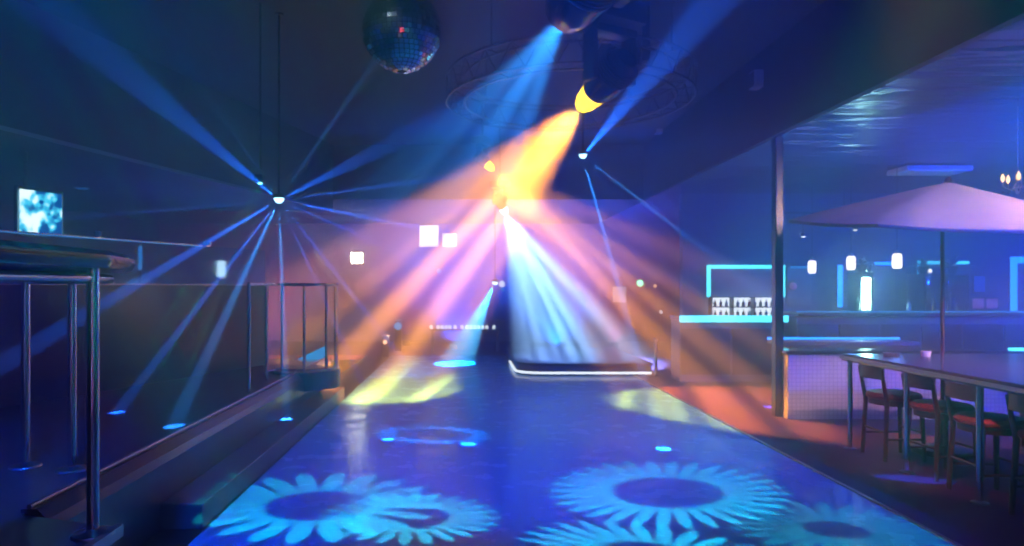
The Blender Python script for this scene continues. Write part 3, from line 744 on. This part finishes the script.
MB().lathe([(0, 0), (.03, .0), (.03, .04), (.012, .06), (0, .065)], loc=(0, 0, H0-.005), n=16, rot=qt).build('finial', M['dark_wood'], t)
for i in range(NP):
    a = 2*PI*(i+.5)/NP; x, y = RC*math.cos(a), RC*math.sin(a)
    rb = MB().tube([pr((x*.03, y*.03, CH-.03)), pr((x*.34, y*.34, CH*.67)), pr((x*.67, y*.67, CH*.34)), pr((x*.985, y*.985, -.005))], .009, 8).build('rib', M['dark_wood'], t)
    MB().tube([pr((0, 0, CH-.40)), pr((x*.5, y*.5, CH*.48))], .007, 6).build('strut', M['dark_wood'], rb)
MB().lathe([(0, 0), (.25, 0), (.25, .05), (.04, .08), (.04, .3), (0, .3)], loc=(kn.x, kn.y, 0), n=28).build('base', M['black_plastic'], t)

# ceiling fittings on the bar side
a, b = P(901, 162, 10.4), P(966, 164, 10.4)
t = thing('ceiling_unit', 'slim pale ceiling unit hanging above the parasol', 'air conditioner', ((a.x+b.x)/2, 10.4, ZR))
MB().box(-.5, -.15, -.1, .5, .35, -.02, .01).build('housing', M['white_ceramic'], t)
MB().box(-.47, -.156, -.085, .47, -.15, -.04).build('front_grille', M['canvas'], t)
for x in (-.4, .4): MB().tube([(x, .1, -.03), (x, .1, 0)], .01, 6).build('hanger', M['black_plastic'], t)
# chandelier at the right edge
p = P(1018, 180, 7.0)
t = thing('chandelier', 'small glass chandelier with warm candle bulbs at the right edge under the lower ceiling', 'chandelier', (p.x, p.y, p.z))
MB().tube([(0, 0, .1), (0, 0, ZR-p.z)], .006, 6).build('rod', M['brushed'], t)
MB().lathe([(0, -.16), (.02, -.14), (.05, -.08), (.02, -.03), (.03, .03), (.015, .1), (0, .12)], n=16).build('stem', M['chrome'], t)
for i in range(5):
    a = 2*PI*i/5+.3; cx, cy = .13*math.cos(a), .13*math.sin(a)
    am = MB().tube([(0, 0, -.05), (cx*.5, cy*.5, -.1), (cx, cy, -.06), (cx, cy, -.02)], .007, 6).build('arm', M['chrome'], t)
    MB().lathe([(0, -.02), (.014, .0), (.018, .03), (.008, .06), (0, .075)], loc=(cx, cy, 0), n=10).build('bulb', M['warm_glow'], am)
    MB().lathe([(0, -.04), (.012, -.02), (0, 0)], loc=(cx, cy, -.09), n=8).build('crystal_drop', M['glass'], am)

# pendants
def pendant(u, v, Y, label):
    p = P(u, v, Y); t = thing('pendant_lamp', label, 'lamp', tuple(p), 0, 'white pendant lamps over the bar')
    w, h = .068, .115
    MB().lathe([(0, -h), (w*.7, -h), (w, -h*.75), (w, h*.75), (w*.7, h), (0, h)], n=20).build('lamp_shade', M['pend_glow'], t)
    MB().lathe([(0, h), (w*.5, h), (w*.4, h+.04), (0, h+.05)], n=16).build('cap', M['brushed'], t)
    MB().tube([(0, 0, h+.04), (0, 0, ZR-p.z)], .005, 6).build('cord', M['black_plastic'], t)
    l = bpy.data.lights.new('pendant_light', 'POINT'); l.energy = 10; l.color = (.06, .22, 1.); l.shadow_soft_size = .08
    lo = bpy.data.objects.new('pendant_light', l); COL.objects.link(lo); lo.parent = t; lo.location = (0, 0, -h-.1)
pendant(812, 267, 12.0, 'leftmost of the three glowing white pendant lamps, nearest the pillar')
pendant(851, 263, 11.2, 'middle of the three glowing white pendant lamps')
pendant(897, 261, 10.4, 'rightmost of the three glowing white pendant lamps')

# ceiling spots near the left tip of the parasol
YT = 12.4
t = thing('track_light', 'short ceiling track with small white spot lamps near the left tip of the parasol', 'track light', (P(800, 218, YT).x, YT, ZR))
z0 = P(800, 214, YT).z-ZR
MB().box(-.35, -.02, z0, .9, .02, z0+.04).build('track', M['black_plastic'], t)
for x in (-.3, .8): MB().tube([(x, 0, z0+.04), (x, 0, 0)], .008, 6).build('hanger', M['black_plastic'], t)
for (u, v) in ((794, 221), (805, 219), (803, 235), (855, 228)):
    q = P(u, v, YT); x = q.x-P(800, 218, YT).x; z = q.z-ZR
    s_ = MB().lathe([(0, -.03), (.035, -.03), (.04, .03), (.02, .06), (0, .06)], loc=(x, 0, z), n=14).build('spot_head', M['black_plastic'], t)
    MB().lathe([(0, -.03), (.03, -.03), (.03, -.045), (0, -.05)], loc=(x, -.01, z), n=14).build('bulb', M['pend_glow'], s_)
    MB().tube([(x, 0, z+.05), (x, 0, z0+.02)], .006, 6).build('stem', M['black_plastic'], s_)

# ------------------------------------------------------------------ bar: wall, LED frames, counters
struct('wall_bar', MB().box(4.3, 13.5, 0, 13, 13.7, ZR), M['wall_bar'], 'blue-lit wall behind the bar')
def led_frame(label, u0, u1, v0, v1, Y, sides, m='led_cyan', t_=.05):
    """sides: subset of 'lrt'"""
    p0, p1 = P(u0, v1, Y), P(u1, v0, Y)
    t = thing('lit_niche', label, 'LED light', (p0.x, Y, p0.z), 0, 'LED frames on the bar wall')
    w, h = p1.x-p0.x, p1.z-p0.z
    MB().box(0, .02, 0, w, .06, h).build('backing_panel', M['counter_front'], t)
    if 'l' in sides: MB().box(0, -.01, 0, t_, .02, h, .004).build('led_strip', M[m], t)
    if 'r' in sides: MB().box(w-t_, -.01, 0, w, .02, h, .004).build('led_strip', M[m], t)
    if 't' in sides: MB().box(t_, -.01, h-t_, w-t_, .02, h, .004).build('led_strip', M[m], t)
    return t
YW = 13.43
led_frame('bright aqua LED frame on the bar wall above the bottles, left of the pillar', 707, 785, 265, 297, YW, 'lrt', 'led_aqua', .07)
led_frame('blue lit niche panel just right of the pillar', 788, 812, 266, 305, YW, 't', 'led_teal_dim')
led_frame('cyan LED strip niche behind the middle pendant lamp', 838, 864, 265, 307, YW, 'l', 'led_blue', .09)
led_frame('blue niche behind the rightmost pendant lamp', 872, 896, 262, 300, YW, 't', 'led_blue', .06)
led_frame('bright cyan LED strip left of the dark cabinet', 918, 972, 261, 300, YW, 'lt', 'led_cyan', .06)
led_frame('tall blue LED frame at the right edge of the view', 1011, 1050, 257, 324, YW, 'ltr', 'led_blue', .12)

# far counter left of the pillar
def counter(label, x0, x1, y0, y1, h, led, ledm, nosing=.1):
    t = thing('bar_counter', label, 'bar counter', (x0, y0, .004))
    w, d = x1-x0, y1-y0
    MB().box(0, .12, 0, w, d, h-.08).build('body', M['counter_front'], t)
    MB().box(-.04, 0, h-.06, w+.04, d+.02, h, .01).build('worktop', M['counter_top'], t)
    if led: MB().box(-.04, -.025, h-.06-nosing*.3, w+.04, -.002, h+.02, .004).build('led_strip', M[ledm], t)
    n = int(w/.6)
    f = MB()
    for i in range(n): f.box(w*i/n+.02, .095, .12, w*(i+1)/n-.02, .12, h-.2, .004)
    f.build('front_panels', M['cabinet'], t)
    MB().box(0, .14, 0, w, .16, .1).build('kick_plate', M['brushed'], t)
    return t
counter('far bar counter left of the pillar with a bright aqua glowing edge', 3.62, 5.35, 11.4, 12.0, 1.10, True, 'led_aqua', .1)
counter('long dark bar counter under the pendant lamps', 5.5, 9.6, 11.2, 11.9, 1.18, False, 'led_blue')
o = MB().box(5.4, 11.12, 1.185, 9.6, 11.14, 1.21).build('led_strip', M['led_teal_dim']); tag(o, 'thin blue glowing line along the long dark bar counter top', 'LED light')  # emissive strip drawn along the counter top edge
# ledge with blue light in front of the dark counter
t = thing('bar_ledge', 'low blue-lit drinks ledge in front of the long dark counter', 'ledge', (4.6, 9.9, .004))
MB().box(0, 0, .74, 2.0, .5, .80, .01).build('ledge_top', M['counter_front'], t)
MB().box(.0, .1, 0, 2.0, .16, .74).build('front_panel', M['counter_front'], t)
MB().box(0, .47, .80, 2.0, .5, .83).build('led_strip', M['led_blue'], t)
# LED on half wall cap at right
o = MB().box(6.6, 8.22, .834, 9.7, 8.3, .862, .004).build('led_bar', M['led_aqua']); tag(o, 'bright aqua LED bar lying on the half wall at the right edge', 'LED light')

# bottle shelves with white backlight
def bottle_mesh(h, r, kind):
    b = MB()
    b.lathe([(0, 0), (r, 0), (r, h*.55), (r*.85, h*.64), (r*.34, h*.74), (r*.32, h*.97), (r*.4, h*.97), (r*.4, h), (0, h)], n=12)
    return b
p0 = P(712, 317, 13.2); p1 = P(776, 297, 13.2)
t = thing('back_bar_shelf', 'white backlit bottle shelves under the aqua LED frame', 'shelf', (p0.x, 13.2, p0.z))
w, h = p1.x-p0.x, p1.z-p0.z
for i in range(3):
    MB().box(0, 0, i*h/2-.012, w, .18, i*h/2+.008).build('shelf_board', M['cabinet'], t)
MB().box(0, .17, 0, w, .19, h).build('light_panel', M['white_glow'], t)
for i in range(4): MB().box(w*i/3-.012, 0, 0, w*i/3+.012, .18, h).build('divider', M['cabinet'], t)
MB().box(0, .02, -p0.z+.004, w, .19, -.012).build('cabinet', M['cabinet'], t)
protos = {}
def put_bottle(x, y, z, i, label, group, h=.15, r=.03, mats=None):
    key = (i % 5, round(h, 2))
    if key not in protos:
        o = bottle_mesh(h, r, 0).build('bottle', BOT[i % 5]); protos[key] = o
    else:
        o = protos[key].copy(); COL.objects.link(o)
    o.location = (x, y, z); tag(o, label, 'bottle', group); return o
for row in range(2):
    for i in range(11):
        put_bottle(p0.x+.07+w*(i+.2)/11.2, 13.29, p0.z+row*h/2+.008, i*3+row, ('bottle silhouetted on the %s backlit shelf' % ('lower', 'upper')[row]), 'bottles on the %s backlit shelf' % ('lower', 'upper')[row], h=.13)
# bottles and glasses on the dark counter
for i in range(9):
    put_bottle(P(932+i*3.2, 300, 11.4).x, 11.35+.06*(i % 3), 1.188, i*2+1, 'bottle in the cluster on the dark counter below the plants', 'bottles on the dark counter', h=.24+.04*(i % 2), r=.035)
put_bottle(P(909, 300, 11.5).x, 11.5, 1.188, 2, 'single pale bottle standing alone on the dark counter', None, h=.2, r=.035)
put_bottle(P(857, 300, 11.5).x, 11.5, 1.188, 0, 'dark bottle left of the glowing tube lamp on the counter', None, h=.26, r=.04)
# glowing tube lamp
o = lit_tube('tube_lamp', 'tall glowing white tube lamp standing on the dark bar counter', 'lamp', 866, 295, 327, 11.6, 8, 'tube_white')
o.location.z = 1.215
l = bpy.data.lights.new('tube_light', 'POINT'); l.energy = 14; l.color = (.05, .6, 1.); l.shadow_soft_size = .15
lo = bpy.data.objects.new('tube_light', l); COL.objects.link(lo); lo.location = (P(866, 300, 11.3).x, 11.3, 1.6)
# cabinets with plants on top
def cabinet(u0, u1, vtop, Y, label):
    a, b = P(u0, vtop, Y), P(u1, vtop, Y); w = b.x-a.x
    t = thing('cabinet', label, 'cabinet', (a.x, Y, .004))
    MB().box(0, 0, 0, w, .5, a.z, .01).build('body', M['cabinet'], t)
    k = max(1, round(w/.5))
    for i in range(k):
        d = MB().box(w*i/k+.015, -.02, 1.0, w*(i+1)/k-.015, 0, a.z-.03, .006).build('door', M['gloss_black'], t)
        MB().tube([(w*i/k+.05, -.035, 1.3), (w*i/k+.05, -.035, 1.5)], .008, 6).build('handle', M['chrome'], d)
    return a, w
def plant(x, y, z, s, label, n=26):
    t = thing('potted_plant', label, 'plant', (x, y, z))
    MB().lathe([(0, 0), (.08, 0), (.11, .14), (.09, .14), (.085, .12), (0, .12)], n=18).build('pot', M['lacquer'], t)
    m_ = MB()
    for i in range(n):
        a = random.uniform(0, 2*PI); el = random.uniform(.25, 1.4); L_ = s*random.uniform(.5, 1.)
        d = Vector((math.cos(a)*math.cos(el), math.sin(a)*math.cos(el), math.sin(el))); sd = Vector((-math.sin(a), math.cos(a), 0))
        prev = None
        for k in range(5):
            q = k/4; c_ = Vector((0, 0, .12))+d*L_*q+Vector((0, 0, -.35*L_*q*q)); ww = .045*math.sin(PI*(.12+.85*q))*s/.4
            cur = [m_.bm.verts.new(c_-sd*ww), m_.bm.verts.new(c_+Vector((0, 0, .01))), m_.bm.verts.new(c_+sd*ww)]
            if prev:
                m_.bm.faces.new((prev[0], prev[1], cur[1], cur[0])); m_.bm.faces.new((prev[1], prev[2], cur[2], cur[1]))
            prev = cur
    m_.build('foliage', M['leaf'], t)
a, w = cabinet(924, 969, 274, 12.7, 'dark two-door cabinet behind the bar with leafy plants on top')
plant(a.x+w*.15, 12.9, a.z+.004, .30, 'smaller leafy plant on top of the dark cabinet, at left')
plant(a.x+w*.78, 12.9, a.z+.004, .42, 'larger leafy plant on top of the dark cabinet, at right')
a, w = cabinet(862, 874, 272, 12.7, 'narrow dark cabinet behind the glowing tube lamp')
plant(a.x+w*.5, 12.9, a.z+.004, .3, 'leafy plant on top of the narrow cabinet between the pendant lamps')
# small coloured dots and signs
def disc_lamp(u, v, Y, m, label, r=.05):
    p = P(u, v, Y); t = thing('wall_lamp', label, 'lamp', tuple(p))
    MB().lathe([(0, -.03), (r*1.1, -.03), (r*1.1, .0), (r, .01), (r, 0), (0, 0)], n=16, rot=Matrix.Rotation(PI/2, 3, 'X')).build('housing', M['black_plastic'], t)
    MB().lathe([(0, r*.6), (r*.6, r*.45), (r*.95, .005)], n=16, rot=Matrix.Rotation(PI/2, 3, 'X')).build('globe', M[m], t)
disc_lamp(793, 286, YW-.05, 'pink_sign', 'small round pink wall lamp right of the pillar', .08)
disc_lamp(930, 271, 12.62, 'pend_glow', 'small round white lamp on the dark cabinet door', .04)
def wall_sign(u0, u1, v0, v1, Y, m, label, grid=None, name='wall_poster', cat='poster'):
    p0, p1 = P(u0, v1, Y), P(u1, v0, Y); w, h = p1.x-p0.x, p1.z-p0.z
    t = thing(name, label, cat, (p0.x, Y, p0.z))
    MB().box(0, 0, 0, w, .03, h, .005).build('frame', M['cabinet'], t)
    if grid:
        for i in range(2):
            for j in range(2):
                MB().box(w*i/2+.03, -.008, h*j/2+.03, w*(i+1)/2-.03, 0, h*(j+1)/2-.03).build('panel', M['pink_sign'] if j else M['blue_panel'], t)
    else: MB().box(.02, -.006, .02, w-.02, 0, h-.02).build('panel', M[m], t)
    return t
wall_sign(971, 999, 297, 323, YW, 'pink_sign', 'framed poster of four panels, pink above and blue below, at the right', True)
wall_sign(973, 986, 275, 293, YW, 'blue_panel', 'small pale blue square poster above the four-panel poster')

# ------------------------------------------------------------------ back of the room
# dais with LED edge
t = thing('low_stage', 'low round-cornered stage with a bright white blue glowing front edge', 'stage', (0, 0, .004))
poly = [(3.35, 12.3), (3.35, 15.8), (.95, 15.8)] + [(.95+.45*(1-math.cos(a)), 12.75-.45*math.sin(a)) for a in [PI/2*i/6 for i in range(7)]]
MB().prism(poly, 0, .18).build('body', M['platform'], t)
MB().prism([(x+(.03 if x > 3 else -.03 if x < 1 else 0), y-(.03 if y < 12.6 else 0)) for x, y in poly], .18, .22).build('deck', M['gloss_black'], t)
lp = [(.93, 14.2, .05), (.93, 12.75, .05)] + [(.95+.45*(1-math.cos(a))-.02, 12.75-.45*math.sin(a)-.02, .05) for a in [PI/2*i/6 for i in range(1, 7)]] + [(3.35, 12.27, .05)]
MB().tube(lp, .022, 8).build('led_strip', M['white_glow'], t)
t = thing('stage_post', 'short dark post at the right end of the low stage', 'post', (3.42, 12.25, .004))
MB().tube([(0, 0, 0), (0, 0, .62)], .03, 12).build('post', M['brushed'], t)
MB().lathe([(0, .62), (.045, .62), (.045, .66), (0, .68)], n=14).build('cap', M['chrome'], t)
MB().lathe([(0, 0), (.08, 0), (.08, .01), (.03, .02), (0, .02)], n=20).build('flange', M['chrome'], t)
# screens on the back wall
wall_sign(419, 439, 225, 247, 19.965, 'screen_glow', 'larger blank white glowing screen high on the back wall', name='projection_screen', cat='screen')
wall_sign(442, 457, 233, 247, 19.965, 'screen_glow', 'smaller white glowing screen right of the larger one', name='projection_screen', cat='screen')
wall_sign(612, 627, 286, 303, 19.965, 'blue_panel', 'small square pale notice on the back wall right of centre')
M['notice'] = glow('notice', (.7, .6, .8), 1.1)
bpy.data.objects[[o.name for o in bpy.data.objects if o.name.startswith('wall_poster')][-1]].children[-1].data.materials[0] = M['notice']
# flood light
p = P(357, 258, 19.3)
t = thing('flood_light', 'square flood lamp glowing pale yellow on the back wall at left of centre', 'lamp', tuple(p))
MB().box(-.2, 0, -.19, .2, .12, .19, .02).build('housing', M['black_plastic'], t)
MB().box(-.16, -.006, -.15, .16, 0, .15).build('lens', M['lemon_glow'], t)
MB().box(-.03, .12, -.03, .03, .7, .03).build('bracket', M['black_plastic'], t)
disc_lamp(640, 283, 19.965, 'green_glow', 'small green white round lamp right of the pale notice', .1)
disc_lamp(655, 286, 19.965, 'warm_glow', 'tiny warm wall lamp beside the green white one', .05)
disc_lamp(661, 312, 19.965, 'white_glow', 'tiny white wall lamp below the warm one near the far counter', .05)
disc_lamp(502, 284, 19.965, 'white_glow', 'small white wall lamp beside the tiny teal star lamp', .1)
disc_lamp(439, 271, 19.965, 'blue_lens', 'small blue wall lamp below the white screens', .07)
disc_lamp(398, 326, 17.0, 'blue_lens', 'low blue wall lamp left of the candle row', .1)
disc_lamp(385, 342, 15.5, 'warm_glow', 'low warm dot lamp below the blue one', .05)
for nm, (u, v, Y) in {'a': (398, 326, 17.0), 'b': (385, 342, 15.5)}.items():
    p = P(u, v, Y)
    t = thing('bollard', 'dark %s bollard at the back left carrying a small lamp' % ('taller' if nm == 'a' else 'shorter'), 'bollard', (p.x, Y+.1, .0))
    MB().box(-.08, -.07, 0.004, .08, .07, p.z+.12, .01).build('body', M['black_plastic'], t)
    MB().box(-.09, -.08, p.z+.12, .09, .08, p.z+.15, .01).build('cap', M['brushed'], t)
# shelf with candles
pl, pr = P(430, 329, 16.5), P(500, 329, 16.5)
t = thing('console_table', 'long low dark console carrying a row of white candles at the back', 'table', (pl.x, 16.5, .004))
MB().box(0, -.1, pl.z-.04, pr.x-pl.x, .3, pl.z, .01).build('tabletop', M['lacquer'], t)
for x in (.06, pr.x-pl.x-.06):
    for y in (-.05, .25): MB().box(x-.025, y-.025, 0, x+.025, y+.025, pl.z-.04).build('leg', M['dark_wood'], t)
cands = [431, 438, 442, 446, 450, 455, 462, 467, 471, 475, 479, 483, 487, 494]
cp = None
for i, u in enumerate(cands):
    if cp is None:
        cp = MB().lathe([(0, 0), (.035, 0), (.035, .07), (.02, .08), (0, .085)], n=12).build('candle', M['white_glow'])
        o = cp
    else: o = cp.copy(); COL.objects.link(o)
    o.location = (P(u, 329, 16.5).x, 16.55, pl.z+.006); tag(o, 'white glowing candle in the row on the low console', 'candle', 'candles on the back console')
